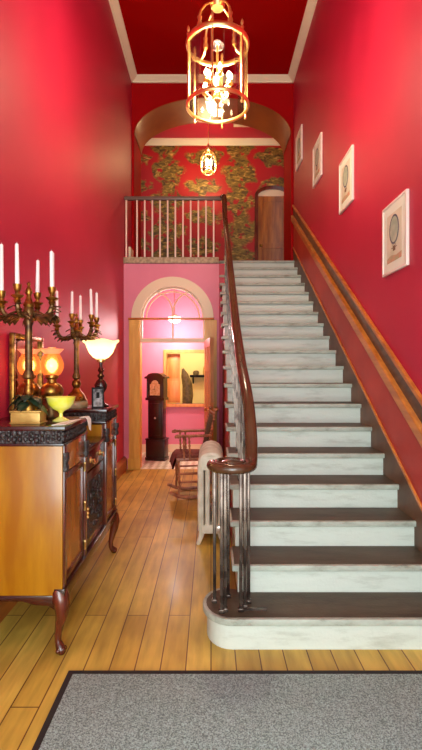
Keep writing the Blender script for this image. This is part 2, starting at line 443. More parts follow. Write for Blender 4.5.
# arch wall between hall and landing
ac = (XL+XR)/2; ax, az, a0 = 1.285, .60, 5.34
arc = [(ac-ax*math.cos(PI*k/40), a0+az*math.sin(PI*k/40)) for k in range(41)]
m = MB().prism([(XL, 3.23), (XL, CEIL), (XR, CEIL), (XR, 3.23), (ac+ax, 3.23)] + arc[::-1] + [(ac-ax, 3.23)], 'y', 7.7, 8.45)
struct(m.build('wall_arch', 'archshade', ang=25))
arci = [(ac-(ax-.012)*math.cos(PI*k/40), a0+(az-.012)*math.sin(PI*k/40)) for k in range(41)]
struct(MB().prism(arc + arci[::-1], 'y', 7.69, 8.46).build('trim_16', 'soffit', ang=25))
# landing beyond the arch
BW = 9.9
struct(box('wall_back', 'paper', -1.9, 1.9, BW, BW+.12, 3.1, 6.4))
struct(box('wall_left.001', 'red', -1.9, -1.78, 8.45, BW, 3.1, 6.4))
struct(box('wall_right.001', 'red', 1.78, 1.9, 8.45, BW, 3.1, 6.4))
struct(box('ceiling.001', 'red', -1.9, 1.9, 8.45, BW+.1, 6.3, 6.4))
struct(MB().prism([(BW, 6.3), (BW-.09, 6.3), (BW-.09, 6.27), (BW-.03, 6.18), (BW, 6.18)], 'x', -1.78, 1.78).build('trim_2', 'white', smooth=False))
m = MB().box(XL, .12, 7.4, 8.45, 3.06, 3.23).box(.12, XR, 7.6, 8.45, 3.06, 3.23).box(-1.9, 1.9, 8.45, BW, 3.06, 3.23)
struct(m.build('floor.002', 'kerb', smooth=False))
struct(box('trim_3', 'kerb', XL, .115, DW-.035, 7.4, 3.06, 3.15, bevel=.008))    # stone edge under the gallery railing

# wall with the fanlight doorway
fc, fr_, fs = -.573, .49, 2.25
xl, xr = fc-fr_, fc+fr_
arcd = [(fc-fr_*math.cos(PI*k/32), fs+fr_*math.sin(PI*k/32)) for k in range(33)]
m = MB().prism([(XL, 0), (XL, 3.06), (.12, 3.06), (.12, 0), (xr, 0)] + arcd[::-1] + [(xl, 0)], 'y', DW, DW+.15)
struct(m.build('wall_back.001', 'pink', smooth=False))
# its casing: golden pilasters, cream arch
m = MB().box(xl-.155, xl+.012, DW-.03, DW+.16, 0, fs-.03).box(xr-.012, xr+.17, DW-.03, DW+.16, 0, fs-.03)
m.box(xl-.17, xl+.012, DW-.04, DW, 0, .16).box(xl-.105, xl-.03, DW-.036, DW, .22, fs-.1)
struct(m.build('trim_4', 'gold_wood', smooth=False, bevel=.004))
m = MB()
oa = [(fc-.61*math.cos(PI*k/32), fs+.61*math.sin(PI*k/32)) for k in range(33)]
m.prism(oa + arcd[::-1], 'y', DW-.03, DW)
ib = [(fc-(fr_-.02)*math.cos(PI*k/32), fs+(fr_-.02)*math.sin(PI*k/32)) for k in range(33)]
ob = [(fc-(fr_+.02)*math.cos(PI*k/32), fs+(fr_+.02)*math.sin(PI*k/32)) for k in range(33)]
m.prism(ob + ib[::-1], 'y', DW-.04, DW+.15)
struct(m.build('trim_5', 'cream', smooth=False))
struct(box('trim_6', 'rail_wood', xl-.165, xr+.13, DW-.05, DW-.005, fs-.03, fs, bevel=.004))   # band at the springing of the arch

# fanlight
win = struct(bpy.data.objects.new('window_1', None)); C.objects.link(win)
m = MB().box(xl, xr, DW+.03, DW+.11, 1.89, 1.95)
m.box(xl, xl+.035, DW+.04, DW+.1, 1.95, fs).box(xr-.035, xr, DW+.04, DW+.1, 1.95, fs)
ia = [(fc-(fr_-.045)*math.cos(PI*k/32), fs+(fr_-.045)*math.sin(PI*k/32)) for k in range(33)]
m.prism(arcd + ia[::-1], 'y', DW+.04, DW+.1)
m.build('window_frame', 'cream', win, smooth=False)
m = MB()
m.tube([(fc, DW+.07, 1.95), (fc, DW+.07, fs+.07)], .012, 6)
for sg in (-1, 1):
    m.tube([(fc+sg*(.30*(1-math.cos(t*PI/2))), DW+.07, fs+.07+.33*math.sin(t*PI/2)) for t in [k/10 for k in range(10)]]+[(fc+sg*.27, DW+.07, fs+.385)], .012, 6)
m.tube([(fc-.40*math.cos(PI*k/24), DW+.07, fs+.40*math.sin(PI*k/24)) for k in range(25)], .011, 6)
m.build('tracery', 'cream', win)
m = MB().prism([(xl+.02, 1.95)] + [(fc-(fr_-.03)*math.cos(PI*k/32), fs+(fr_-.03)*math.sin(PI*k/32)) for k in range(33)] + [(xr-.02, 1.95)], 'y', DW+.066, DW+.074)
m.build('pane', 'fglass', win, smooth=False)

# vestibule behind the doorway
struct(box('wall_right.002', 'red', .12, .25, DW, 8.5, 0, 3.06))
hx0, hx1, hz0, hz1 = -.79, -.09, .86, 1.77
m = MB().box(XL, hx0, 8.4, 8.5, 0, 3.06).box(hx1, .15, 8.4, 8.5, 0, 3.06).box(hx0, hx1, 8.4, 8.5, 0, hz0).box(hx0, hx1, 8.4, 8.5, hz1, 3.06)
struct(m.build('wall_back.002', 'pink', smooth=False))
struct(box('ceiling.002', 'pink', XL, .15, DW+.15, 8.4, 2.98, 3.06))
struct(box('baseboard_back', 'cream', XL, .15, 8.38, 8.4, 0, .14))
m = MB()
m.box(hx0-.06, hx0, 8.37, 8.5, hz0-.05, hz1+.06).box(hx1, hx1+.06, 8.37, 8.5, hz0-.05, hz1+.06)
m.box(hx0, hx1, 8.37, 8.5, hz1, hz1+.06).box(hx0-.08, hx1+.08, 8.34, 8.5, hz0-.05, hz0)
struct(m.build('trim_7', 'doorpine', smooth=False, bevel=.004))
# kitchen seen through the hatch
m = MB().box(-1.6, .6, 10.2, 10.3, 0, 2.6).box(-1.7, -1.6, 8.5, 10.3, 0, 2.6).box(.6, .7, 8.5, 10.3, 0, 2.6).box(-1.7, .7, 8.5, 10.3, 2.6, 2.7)
struct(m.build('wall_back.003', 'kcream', smooth=False))
struct(box('floor.003', 'tiles', -1.7, .7, 8.5, 10.3, -.1, 0))

# panelled door standing open towards the hall
d1 = struct(bpy.data.objects.new('door_1', None)); C.objects.link(d1)
d1.location = (-.075, 6.955, .008)
d1.rotation_euler = (0, 0, math.atan2(-.80, .085))
DLW, DLH = .80, 1.90
m = MB()
m.box(0, DLW, -.012, .012, 0, DLH)
for a, b in ((0, .11), (DLW-.11, DLW), (DLW/2-.045, DLW/2+.045)): m.box(a, b, -.024, .024, 0, DLH)
for a, b in ((0, .2), (.72, .9), (1.45, 1.55), (DLH-.11, DLH)): m.box(0, DLW, -.026, .026, a, b)
m.build('door_leaf', 'doorpine', d1, smooth=False)
m = MB()
for sg in (-1, 1):
    m.lathe([(.0, 0), (.024, 0), (.024, .006), (.009, .01), (.009, .03), (.026, .04), (.03, .055), (.02, .07), (0, .072)], seg=12,
            mtx=Matrix.Translation((DLW-.055, sg*.024, .95)) @ Matrix.Rotation(-sg*PI/2, 4, 'X'))
m.build('door_knob', 'brass', d1)

# door on the landing
d2 = struct(bpy.data.objects.new('door_2', None)); C.objects.link(d2)
dx0, dx1, dz1 = .985, 1.60, 5.10
m = MB().box(dx0, dx1, BW-.05, BW-.01, 3.23, dz1)
m.box(dx0, dx0+.09, BW-.062, BW-.04, 3.23, dz1).box(dx1-.09, dx1, BW-.062, BW-.04, 3.23, dz1)
for a in (3.23, 4.0, 4.98): m.box(dx0+.01, dx1-.01, BW-.059, BW-.04, a+.002, a+.118)
m.build('door_leaf', 'ddoor', d2, smooth=False, bevel=.004)
m = MB()
hw = (dx1-dx0)/2; dc = (dx0+dx1)/2
ou = [(dc-(hw+.07)*math.cos(PI*k/20), dz1+.21*math.sin(PI*k/20)) for k in range(21)]
inn = [(dc-hw*math.cos(PI*k/20), dz1+.14*math.sin(PI*k/20)) for k in range(21)]
m.prism([(dx0-.07, 3.23)] + ou + [(dx1+.07, 3.23), (dx1, 3.23)] + inn[::-1] + [(dx0, 3.23)], 'y', BW-.09, BW)
m.build('door_frame', 'mahog', d2, smooth=False)
m = MB().prism(inn, 'y', BW-.05, BW-.02); m.build('tympanum', 'cream', d2, smooth=False)
MB().ball((dx0+.06, BW-.085, 4.06), .034).build('door_knob', 'gilt', d2)
struct(box('trim_8', 'gold_wood', 1.665, 1.73, BW-.1, BW, 3.23, 5.9))
struct(box('trim_9', 'white', XL, XL+.03, 7.42, 7.7, 3.23, 3.42))

# ------------------------------------------------------------------ staircase
st = thing('staircase', 'straight flight of worn white painted stone steps climbing beside the right wall', 'staircase', (.75, 2.5, 0))
def lp(m, name, matn, **k):
    """build in world coordinates, parent to the staircase"""
    o = m.build(name, matn, st, **k); o.location = -st.location; return o
XS = .16
cc, cr_ = (.115, 2.70), .15
def curtail(r, yf, x1):
    p = [(x1, yf)]
    p += [(cc[0]+r*math.cos(a), cc[1]+(r+ (cc[1]-yf-r))*math.sin(a)) for a in [(-PI/2 - k*PI/14) for k in range(15)]]
    return p + [(cc[0]+.05, YN(2)+.06), (x1, YN(2)+.06)]
for i in range(1, 20):
    y0 = YN(i); y1 = YN(i+1); zt = RZ*i
    if i == 1:
        lp(MB().prism(curtail(cr_-.012, y0+.02, XR), 'z', 0, zt-.035), 'riser', 'riser', ang=30)
        lp(MB().prism(curtail(cr_, y0+.028, XR), 'z', zt-.035, zt), 'tread', 'tread', ang=30)
        lp(MB().prism(curtail(cr_+.012, y0, XR)[:16] + curtail(cr_-.012, y0+.028, XR)[:16][::-1], 'z', zt-.036, zt+.001), 'nosing', 'nosing', bevel=.006, ang=30)
        continue
    if i < 19:
        lp(MB().box(XS, XR, y0+.03, y1+.03, zt-RZ, zt-.035), 'riser', 'riser', smooth=False)
        lp(MB().box(XS-.02, XR, y0+.028, y1+.03, zt-.035, zt), 'tread', 'tread', smooth=False)
    else:
        lp(MB().box(XS, XR, y0+.03, y0+.06, zt-RZ, zt-.035), 'riser', 'riser', smooth=False)
        lp(MB().box(XS-.02, XR, y0+.028, y0+.06, zt-.035, zt), 'tread', 'kerb', smooth=False)
    m = MB().box(XS-.022, XR, y0, y0+.03, zt-.036, zt+.001)
    if i < 19: m.box(XS-.035, XS-.018, y0, y1+.02, zt-.036, zt+.001)
    lp(m, 'nosing', 'nosing', bevel=.007)
# painted spandrel under the flight
m = MB().prism([(3.75, 0), (DW-.01, 0), (DW-.01, NL(DW)-.20), (3.75, NL(3.75)-.20)], 'x', XS+.012, XS+.05)
lp(m, 'spandrel_panel', 'spred', smooth=False)
m = MB().prism([(2.95, 0), (3.75, 0), (3.75, NL(3.75)-.20), (2.95, .02)], 'x', XS+.008, XS+.05)
lp(m, 'spandrel_panel', 'mahog', smooth=False)

# wall string, panelled dado and its rails climbing with the stairs (right wall)
def slope(lo, hi, y0=2.0, y1=7.66):
    return [(y0, NL(y0)+lo), (y1, NL(y1)+lo), (y1, NL(y1)+hi), (y0, NL(y0)+hi)]
struct(MB().prism(slope(-.36, .155), 'x', XR-.012, XR).build('trim_10', 'string', smooth=False))
struct(MB().prism(slope(.155, .18), 'x', XR-.022, XR).build('trim_11', 'rail_wood', smooth=False, bevel=.003))
struct(MB().prism(slope(.18, .60), 'x', XR-.008, XR).build('trim_12', 'pnl', smooth=False))
struct(MB().prism(slope(.60, .70), 'x', XR-.05, XR).build('trim_13', 'rail_wood', smooth=False, bevel=.012))
struct(MB().prism(slope(.70, .83), 'x', XR-.012, XR).build('trim_14', 'dkwood', smooth=False))
struct(MB().prism(slope(.83, .87), 'x', XR-.03, XR).build('trim_15', 'rail_wood', smooth=False, bevel=.006))

# stair banister
bn = thing('stair_banister', 'polished mahogany handrail curling into a volute above dark iron stair balusters', 'banister', (.12, 2.68, RZ))
def bp(m, name, matn, **k):
    o = m.build(name, matn, bn, **k); o.location = -bn.location; return o
VC = Vector((.118, 2.66)); VR = .108; VZ = .965
path = []
for k in range(15):                                    # inner turn of the volute
    a = -PI*1.05 + PI*2*1.0*(k/14)*.5
    path.append((VC.x+VR*math.cos(a), VC.y+VR*math.sin(a), VZ))
# a now about -0.05*PI : right side, going up the flight
path += [(.232, 2.70, VZ+.03), (.238, 2.75, VZ+.10), (.238, 2.82, VZ+.21), (.234, 2.90, VZ+.315), (.226, 3.0, NL(3.0)+.905)]
for y in (3.3, 3.8, 4.4, 5.0, 5.6, 6.2, 6.5): path.append((.205 if y > 3.5 else .215, y, NL(y)+.88))
path += [(.2, 6.66, 3.62), (.198, 6.78, 3.80), (.195, 6.86, 3.96), (.19, 6.93, 4.04), (.165, 7.0, 4.055)]
bp(MB().tube(path, 0, 12, (.036, .029)), 'handrail', 'hrail')
# scroll cap closing the volute
m = MB().lathe([(0, -.03), (.07, -.03), (.1, -.024), (.112, -.01), (.105, .008), (.07, .016), (.05, .024), (.03, .03), (0, .032)], (VC.x, VC.y, VZ), 24)
m.torus((VC.x-.012, VC.y+.01, VZ+.012), .075, .018, 24, 8)
bp(m, 'volute_cap', 'hrail')
for (x, y) in ((.02, 2.70), (.058, 2.585), (.078, 2.60), (.165, 2.60), (.19, 2.635), (.215, 2.69), (.10, 2.755)):
    m = MB().box(x-.0095, x+.0095, y-.0095, y+.0095, RZ, VZ-.025)
    m.box(x-.016, x+.016, y-.016, y+.016, RZ, RZ+.02)
    bp(m, 'baluster', 'iron', bevel=.003)
bp(MB().box(.15, .31, 2.60, 2.625, RZ, RZ+.008), 'foot_plate', 'iron')
for i in range(2, 19):
    for f in (.13,):
        y = YN(i)+f
        if y < 2.8: continue
        if y > 6.9: continue
        x = .206; zb = RZ*i
        h = NL(y)+.86 if y < 6.6 else 3.52+(y-6.6)*1.5
        m = MB().box(x-.008, x+.008, y-.008, y+.008, zb, h)
        bp(m, 'baluster', 'iron')

# gallery railing above the doorway
gr = thing('gallery_railing', 'gallery railing of slim pale bars under a grey rail above the fanlight doorway', 'railing', (-.55, 7.05, 3.15))
def gp(m, name, matn, **k):
    o = m.build(name, matn, gr, **k); o.location = -gr.location; return o
gp(MB().box(XL, .16, 7.02, 7.085, 4.02, 4.075), 'top_rail', 'greyrail', bevel=.012)
for k in range(12):
    x = (129.4+7.66*k-211)*7.05/470
    if k == 0: x = XL+.03
    gp(MB().box(x-.0115, x+.0115, 7.04, 7.063, 3.15, 4.03), 'baluster', 'paleiron', bevel=.003)

# ------------------------------------------------------------------ sideboard
SX0, SX1 = -1.28, -.775
sb = thing('sideboard', 'tall antique sideboard with golden wood end, carved dark frieze and cabriole legs', 'sideboard', (-1.0, 2.47, 0))
def sp(m, name, matn, par=None, **k):
    o = m.build(name, matn, par or sb, **k)
    if par is None: o.location = -sb.location
    return o
Y0, Y1, Y2, Y3 = 2.47, 2.94, 3.46, 3.87
ZB = .318
sp(MB().box(SX0, SX1-.006, Y0-.002, Y0+.02, ZB, 1.11), 'side_panel', 'side', bevel=.003)
sp(MB().box(SX0, SX1-.03, Y3-.025, Y3, ZB, 1.095), 'side_panel', 'side')
sp(MB().box(SX0, SX1-.03, Y1-.02, Y1, ZB, 1.095), 'side_panel', 'side')
sp(MB().box(SX0, SX1-.03, Y2, Y2+.02, ZB, 1.095), 'side_panel', 'side')
sp(MB().box(SX0, SX0+.02, Y0+.025, Y3-.025, ZB, 1.09), 'back_panel', 'side')
sp(MB().box(SX0, SX1-.02, Y0+.02, Y3-.02, ZB-.015, ZB+.03), 'bottom_board', 'mahog')
m = MB().box(SX1-.05, SX1+.006, Y0-.004, Y3+.004, ZB-.03, ZB+.035)
m.prism([(Y0, ZB-.03), (Y0+.12, ZB-.03), (Y0+.06, ZB-.05), (Y0, ZB-.08)], 'x', SX1-.03, SX1)
m.prism([(Y3, ZB-.03), (Y3-.12, ZB-.03), (Y3-.06, ZB-.05), (Y3, ZB-.08)], 'x', SX1-.03, SX1)
m.box(SX0, SX1-.05, Y0-.004, Y0+.03, ZB-.03, ZB+.0)
m.prism([(SX1-.22, ZB-.03), (SX1-.16, ZB-.05), (SX1-.08, ZB-.055), (SX1-.03, ZB-.09), (SX1, ZB-.03)], 'y', Y0, Y0+.02)
sp(m, 'apron', 'dmah', bevel=.003)
def carved_band(x0, x1, y0, y1, z0, z1):
    m = MB().box(x0, x1, y0, y1, z0, z1)
    rnd = random.Random(3)
    def row(p0, p1, nx, ny):
        ln = math.hypot(p1[0]-p0[0], p1[1]-p0[1]); n = max(3, int(ln/.028))
        for k in range(n):
            t = (k+.5)/n
            for zz in (.3, .72):
                c = (p0[0]+(p1[0]-p0[0])*t, p0[1]+(p1[1]-p0[1])*t, z0+(z1-z0)*(zz+rnd.uniform(-.12, .12)))
                m.ball(c, rnd.uniform(.010, .017), 8, rnd.uniform(.8, 1.5))
    row((x0, y0), (x1, y0), 0, -1); row((x1, y0), (x1, y1), 1, 0)
    return m
for a, b in ((Y0, Y1), (Y2, Y3)):
    sp(carved_band(SX0, SX1-.008, a-.004, b+.004, 1.117, 1.185), 'carved_frieze', 'carved')
    m = MB().box(SX0, SX1+.012, a-.016, b+.016, 1.185, 1.21).box(SX0, SX1+.004, a-.01, b+.01, 1.103, 1.119)
    sp(m, 'top_board', 'dmah', bevel=.005)
sp(MB().box(SX0, SX1+.008, Y1, Y2, .985, 1.01), 'middle_shelf', 'dmah', bevel=.005)
# glazed end cupboards
for a, b in ((Y0, Y1), (Y2, Y3)):
    for yy in (a+.018, b-.04):
        m = MB().box(SX1-.04, SX1, yy, yy+.04, ZB+.03, 1.105)
        sp(m, 'corner_post', 'mahog', bevel=.004)
    for yy in (a+.01, b-.05):
        m = MB().lathe([(.0, 0), (.018, .0), (.024, .02), (.016, .045), (.026, .07), (.024, .1), (0, .1)], (SX1-.002, yy+.02, .965), 10)
        sp(m, 'carved_capital', 'carved')
    dr = sp(MB().box(SX1-.032, SX1-.008, a+.045, a+.075, ZB+.04, .95).box(SX1-.032, SX1-.008, b-.075, b-.045, ZB+.04, .95)
            .box(SX1-.032, SX1-.008, a+.075, b-.075, ZB+.04, ZB+.08).box(SX1-.032, SX1-.008, a+.075, b-.075, .91, .95), 'cupboard_door', 'mahog', bevel=.003)
    MB().box(SX1-.022, SX1-.018, a+.075, b-.075, ZB+.08, .91).build('door_panel', 'veneer', dr, smooth=False)
    for z in (.42, .66, .90):
        MB().lathe([(0, -.025), (.006, -.022), (.006, .022), (.009, .026), (.006, .034), (0, .036)], (SX1-.002, b-.046, z), 8).build('hinge', 'brass', dr)
    sp(MB().box(SX1-.03, SX1-.006, a+.045, b-.045, .955, 1.10), 'front_panel', 'veneer', bevel=.004)
# middle: drawer above a carved door
m = MB().box(SX1-.04, SX1-.012, Y1+.012, Y2-.012, .85, .975)
drw = sp(m, 'drawer', 'dmah', bevel=.006)
for yy in (Y1+.13, Y2-.13):
    m = MB().lathe([(0, 0), (.022, 0), (.02, .004), (.006, .006), (.005, .02), (0, .02)], seg=10, mtx=Matrix.Translation((SX1-.012, yy, .915)) @ Matrix.Rotation(PI/2, 4, 'Y'))
    m.tube([(SX1+.006, yy-.03, .915), (SX1+.012, yy-.02, .895), (SX1+.014, yy, .888), (SX1+.012, yy+.02, .895), (SX1+.006, yy+.03, .915)], .004, 6)
    m.build('drawer_pull', 'brass', drw)
m = MB().box(SX1-.04, SX1-.014, Y1+.012, Y2-.012, ZB+.04, .84)
mdr = sp(m, 'cupboard_door', 'dmah', bevel=.005)
m = MB().box(SX1-.016, SX1-.010, Y1+.07, Y2-.07, ZB+.1, .78)
rnd = random.Random(5)
for k in range(60):
    t = rnd.random(); 
    m.ball((SX1-.012, (Y1+Y2)/2+rnd.uniform(-.15, .15), ZB+.14+t*.26+.0), rnd.uniform(.008, .017), 8, 1.3)
for k in range(28):
    m.ball((SX1-.012, (Y1+Y2)/2+rnd.uniform(-.11, .11), .72+rnd.uniform(-.1, .04)), rnd.uniform(.008, .016), 8, 1.3)
m.build('carved_panel', 'carved', mdr)
m = MB().box(SX1-.014, SX1-.008, Y1+.02, Y1+.055, .56, .63)
for z in (.57, .595, .62): m.ball((SX1-.006, Y1+.038, z), .011, 8)
m.build('lock_plate', 'brass', mdr)
# cabriole legs
def cabriole(x, y, dx, dy, nm='leg'):
    d = Vector((dx, dy, 0)).normalized()
    prof = [(.34, -.005, .042), (.30, .012, .048), (.26, .026, .042), (.21, .024, .033), (.15, .006, .025), (.10, -.008, .020), (.06, -.008, .018), (.04, .004, .022), (.022, .018, .026), (.008, .022, .022), (.0, .022, .016)]
    m = MB().tube([(x+d.x*o, y+d.y*o, z) for z, o, r in prof], [r for z, o, r in prof], 12)
    m.ball((x+d.x*.03, y+d.y*.03, .024), .018, 8).ball((x+d.x*.02+d.y*.02, y+d.y*.02-d.x*.02, .022), .014, 8).ball((x+d.x*.02-d.y*.02, y+d.y*.02+d.x*.02, .022), .014, 8)
    return sp(m, nm, 'mahog')
cabriole(SX1-.035, Y0+.035, .8, -.6); cabriole(SX1-.035, Y3-.035, .8, .6)
cabriole(SX0+.05, Y0+.035, -.1, -1); cabriole(SX0+.05, Y3-.035, -.1, 1)
cabriole(SX0+.06, (Y2+Y3)/2-.1, 1, 0)

# ------------------------------------------------------------------ things on the sideboard
TZ = 1.2105
def candelabrum(label, x, y, z, stem_h, arms, kind):
    t = thing('candelabrum', label, 'candelabrum', (x, y, z))
    if kind == 0:
        MB().box(-.08, .08, -.052, .052, 0, .062).box(-.086, .086, -.058, .058, .062, .072).box(-.086, .086, -.058, .058, 0, .008).build('base_box', 'giltbox', t, bevel=.004)
        z0 = .072
        m = MB(); rn = random.Random(2)
        for k in range(30):
            a = rn.uniform(0, 2*PI); r = rn.uniform(.0, .035)
            m.leaf((r*math.cos(a), r*.8*math.sin(a), z0+.03+rn.uniform(0, .05)), (math.cos(a), .7*math.sin(a), rn.uniform(.1, .6)), rn.uniform(.06, .09), rn.uniform(.05, .07), .85)
        m.build('leaf_cluster', 'leafm', t)
        m = MB().lathe([(0, 0), (.045, 0), (.042, .02), (.026, .045), (.02, .08), (.028, .1), (.024, .12), (.017, .15), (.019, .17)], (0, 0, z0), 16)
        sp0 = z0+.17
    else:
        MB().lathe([(0, 0), (.082, 0), (.088, .012), (.085, .04), (.078, .05), (0, .05)], (0, 0, 0), 24).build('marble_base', 'marble', t)
        m = MB().lathe([(0, .05), (.085, .052), (.072, .068), (.06, .1), (.035, .125), (.024, .15), (.036, .175), (.03, .2), (.018, .215)], (0, 0, 0), 16)
        for k in range(4):
            a = PI/4+k*PI/2; m.ball((.07*math.cos(a), .07*math.sin(a), .068), .02, 8)
        sp0 = .215
    m.build('stem_foot', 'gilt', t)
    m = MB().lathe([(.02, sp0), (.03, sp0+.01), (.03, sp0+.03), (.021, sp0+.05), (.019, stem_h-.12), (.026, stem_h-.1), (.021, stem_h-.085), (.034, stem_h-.05), (.026, stem_h-.02), (.012, stem_h), (0, stem_h)], (0, 0, 0), 16)
    m.build('stem', 'bronze', t)
    m = MB().lathe([(0, stem_h-.02), (.026, stem_h-.015), (.032, stem_h), (.02, stem_h+.02), (.012, stem_h+.05), (.02, stem_h+.065), (.016, stem_h+.085), (.006, stem_h+.10), (.012, stem_h+.115), (0, stem_h+.13)], (0, 0, 0), 14)
    m.build('finial', 'gilt', t)
    for (ax_, ay_, az_, ch) in arms:
        v = Vector((ax_, ay_, 0)); d = v.normalized(); R = v.length
        pts = []
        for k in range(13):
            u = k/12
            rr = R*(1-(1-u)**1.6); zz = stem_h-.03 + (az_-stem_h-.02)*u**2.2 - .045*math.sin(PI*u)
            pts.append(d*rr + Vector((0, 0, zz)))
        pts.append(Vector((ax_, ay_, az_-.035)))
        m = MB().tube(pts, [.010+.006*math.sin(PI*k/13) for k in range(14)], 8)
        for k in (3, 5, 7, 9, 11):
            p = pts[k]; sgn = 1 if k % 2 else -1
            m.leaf(p, d+Vector((-d.y*sgn, d.x*sgn, .5)), .06, .034, .3)
            m.leaf(p, d+Vector((d.y*sgn, -d.x*sgn, -.4)), .055, .03, .2)
        if kind == 0:
            for k in (4, 6, 8):
                for q in (-1, 1): m.leaf(pts[k], d*.5+Vector((-d.y*q, d.x*q, .25)), .085, .05, .7)
        arm = m.build('arm', 'bronze', t)
        m = MB().lathe([(0, -.06), (.012, -.06), (.02, -.045), (.014, -.035), (.03, -.024), (.034, -.018), (.014, -.012), (.011, 0), (.018, .012), (.022, .03), (.023, .04), (.013, .042), (0, .03)], (ax_, ay_, az_), 14)
        m.build('candle_cup', 'gilt', arm)
    return t
def candle(x, y, z, ln, label, group, tilt=0, tx=0):
    m = MB().lathe([(0, 0), (.0118, 0), (.0118, .01), (.0095, ln*.97), (.007, ln*.99), (0, ln)], (0, 0, 0), 10)
    m.tube([(0, 0, ln-.002), (0.001, 0, ln+.008)], .001, 5)
    o = m.build('taper_candle', 'wax'); o.location = (x, y, z); o.rotation_euler = (tx, tilt, 0)
    tag(o, label, 'candle', group)
NX, NYc = -1.008, 2.60
arms1 = [(-.15, .0, .69, .27), (-.012, -.125, .705, .225), (.0, .13, .70, .20), (.128, .0, .71, .21), (.10, .09, .72, .215)]
candelabrum('dark bronze candelabrum with leaf garland on gilt box at the near sideboard end', NX, NYc, TZ, .655, arms1, 0)
lab1 = ['white taper candle cut by the left picture edge in the near candelabrum',
        'tallest white taper candle left of the finial on the near candelabrum',
        'shorter white taper candle just right of the finial on the near candelabrum',
        'front one of two white tapers overlapping at the right of the near candelabrum',
        'rear one of two white tapers overlapping at the right of the near candelabrum']
for a, l in zip(arms1, lab1):
    candle(NX+a[0], NYc+a[1], TZ+a[2]+.031, a[3], l, 'white candles in the near candelabrum', random.uniform(-.02, .03))
FX, FY = -1.036, 3.62
arms2 = [(-.14, -.03, .645, .215), (.004, -.13, .665, .175), (-.006, .13, .645, .205), (.131, -.06, .665, .205), (.143, .05, .655, .205)]
candelabrum('slender gilt bronze candelabrum on cream marble base at the far sideboard end', FX, FY, TZ, .595, arms2, 1)
lab2 = ['white taper candle leftmost on the far candelabrum, beside the near one',
        'white taper candle left of the stem on the far candelabrum',
        'white taper candle just right of the stem on the far candelabrum',
        'leaning white taper candle, left of the right-hand pair on the far candelabrum',
        'white taper candle furthest right on the far candelabrum, above the yellow tulip shade']
for a, l in zip(arms2, lab2):
    candle(FX+a[0], FY+a[1], TZ+a[2]+.031, a[3], l, 'white candles in the far candelabrum', -.03 if 'leaning' in l else .0)

def oil_lamp(label, x, y):
    t = thing('oil_lamp', label, 'lamp', (x, y, TZ), 0, 'lit oil lamps on the sideboard')
    MB().lathe([(0, 0), (.062, 0), (.066, .012), (.058, .03), (.06, .1), (.052, .12), (0, .12)], seg=20).build('base', 'bronze', t)
    MB().lathe([(0, .12), (.05, .122), (.068, .145), (.07, .17), (.055, .2), (.03, .215), (.028, .235), (.04, .245), (.04, .262), (0, .262)], seg=20).build('font', 'gilt', t)
    m = MB(); m.shell([(.032, .252), (.055, .27), (.070, .305), (.070, .33), (.055, .37), (.042, .39)], seg=24)
    gs = m.build('globe_shade', 'globe', t)
    m = MB(); m.shell([(.022, .268), (.036, .295), (.044, .32), (.038, .35), (.024, .385), (.022, .43)], seg=16); m.build('glow_chimney', 'chimglow', t)
    m = MB(); m.shell([(.042, .39), (.055, .402), (.07, .418), (.066, .42), (.05, .405), (.038, .392)], seg=24); m.build('shade_rim', 'pinkglass', gs)
    MB().lathe([(0, .272), (.014, .28), (.03, .30), (.034, .32), (.026, .345), (0, .365)], seg=14).build('burner_flame', 'flame', t)
    return t
ol = oil_lamp('lit oil lamp with round amber globe behind the yellow glass compote', -.968, 2.86)
copy_tree(ol, (-1.124, 2.905, TZ), 0, 'second lit oil lamp half hidden behind the near candelabrum stem')

# tulip lamp
t = thing('table_lamp', 'lit lamp with flaring yellow glass tulip shade on dark stem, far sideboard end', 'lamp', (-.862, 3.68, TZ))
MB().lathe([(0, 0), (.06, 0), (.062, .012), (.03, .03), (.016, .06), (.02, .1), (.045, .14), (.05, .17), (.035, .2), (.016, .22), (.03, .24), (.014, .262), (.026, .285), (.012, .31), (.012, .345), (0, .345)], seg=18).build('stem', 'dmah', t)
MB().lathe([(0, .345), (.03, .347), (.034, .36), (.03, .375), (0, .378)], seg=18).build('collar', 'brass', t)
m = MB(); prof = [(.03, .37), (.06, .385), (.09, .42), (.108, .46), (.118, .49), (.142, .512), (.140, .517), (.114, .494), (.103, .46), (.085, .424), (.055, .39), (.028, .376)]
m.shell(prof, seg=28)
for v in m.bm.verts:
    a = math.atan2(v.co.y, v.co.x); r = math.hypot(v.co.x, v.co.y)
    if r > .11: v.co.z += .007*math.cos(5*a)*(r-.11)/.03
m.build('glass_shade', 'tulip', t)
MB().ball((0, 0, .425), .03, 12).build('bulb', 'flame', t)

# compote
t = tag(MB().lathe([(0, 0), (.045, 0), (.047, .006), (.03, .014), (.012, .024), (.010, .045), (.018, .056), (.05, .072), (.072, .1), (.082, .135), (.085, .138), (.081, .136), (.068, .104), (.046, .08), (0, .068)], seg=28).build('glass_compote', 'uran'), 'yellow green glass compote bowl on a short foot near the sideboard corner', 'bowl')
t.location = (-.862, 2.70, TZ)
# framed photograph
t = thing('photo_frame', 'small black framed grey photograph leaning back at the far sideboard end', 'picture frame', (-.845, 3.515, TZ), math.radians(16))
rm = Matrix.Rotation(math.radians(-12), 4, 'X')
m = MB()
for b_ in ((-.045, -.033, 0, .16), (.033, .045, 0, .16), (-.033, .033, 0, .014), (-.033, .033, .146, .16)):
    m.box(b_[0], b_[1], 0, .012, b_[2], b_[3], rm)
m.build('frame', 'black', t)
MB().box(-.036, .036, .004, .008, .012, .148, rm).build('photograph', 'photo', t)
MB().prism([(.014, .09), (.02, .12), (.06, 0), (.053, 0)], 'x', -.012, .012).build('easel_strut', 'black', t)
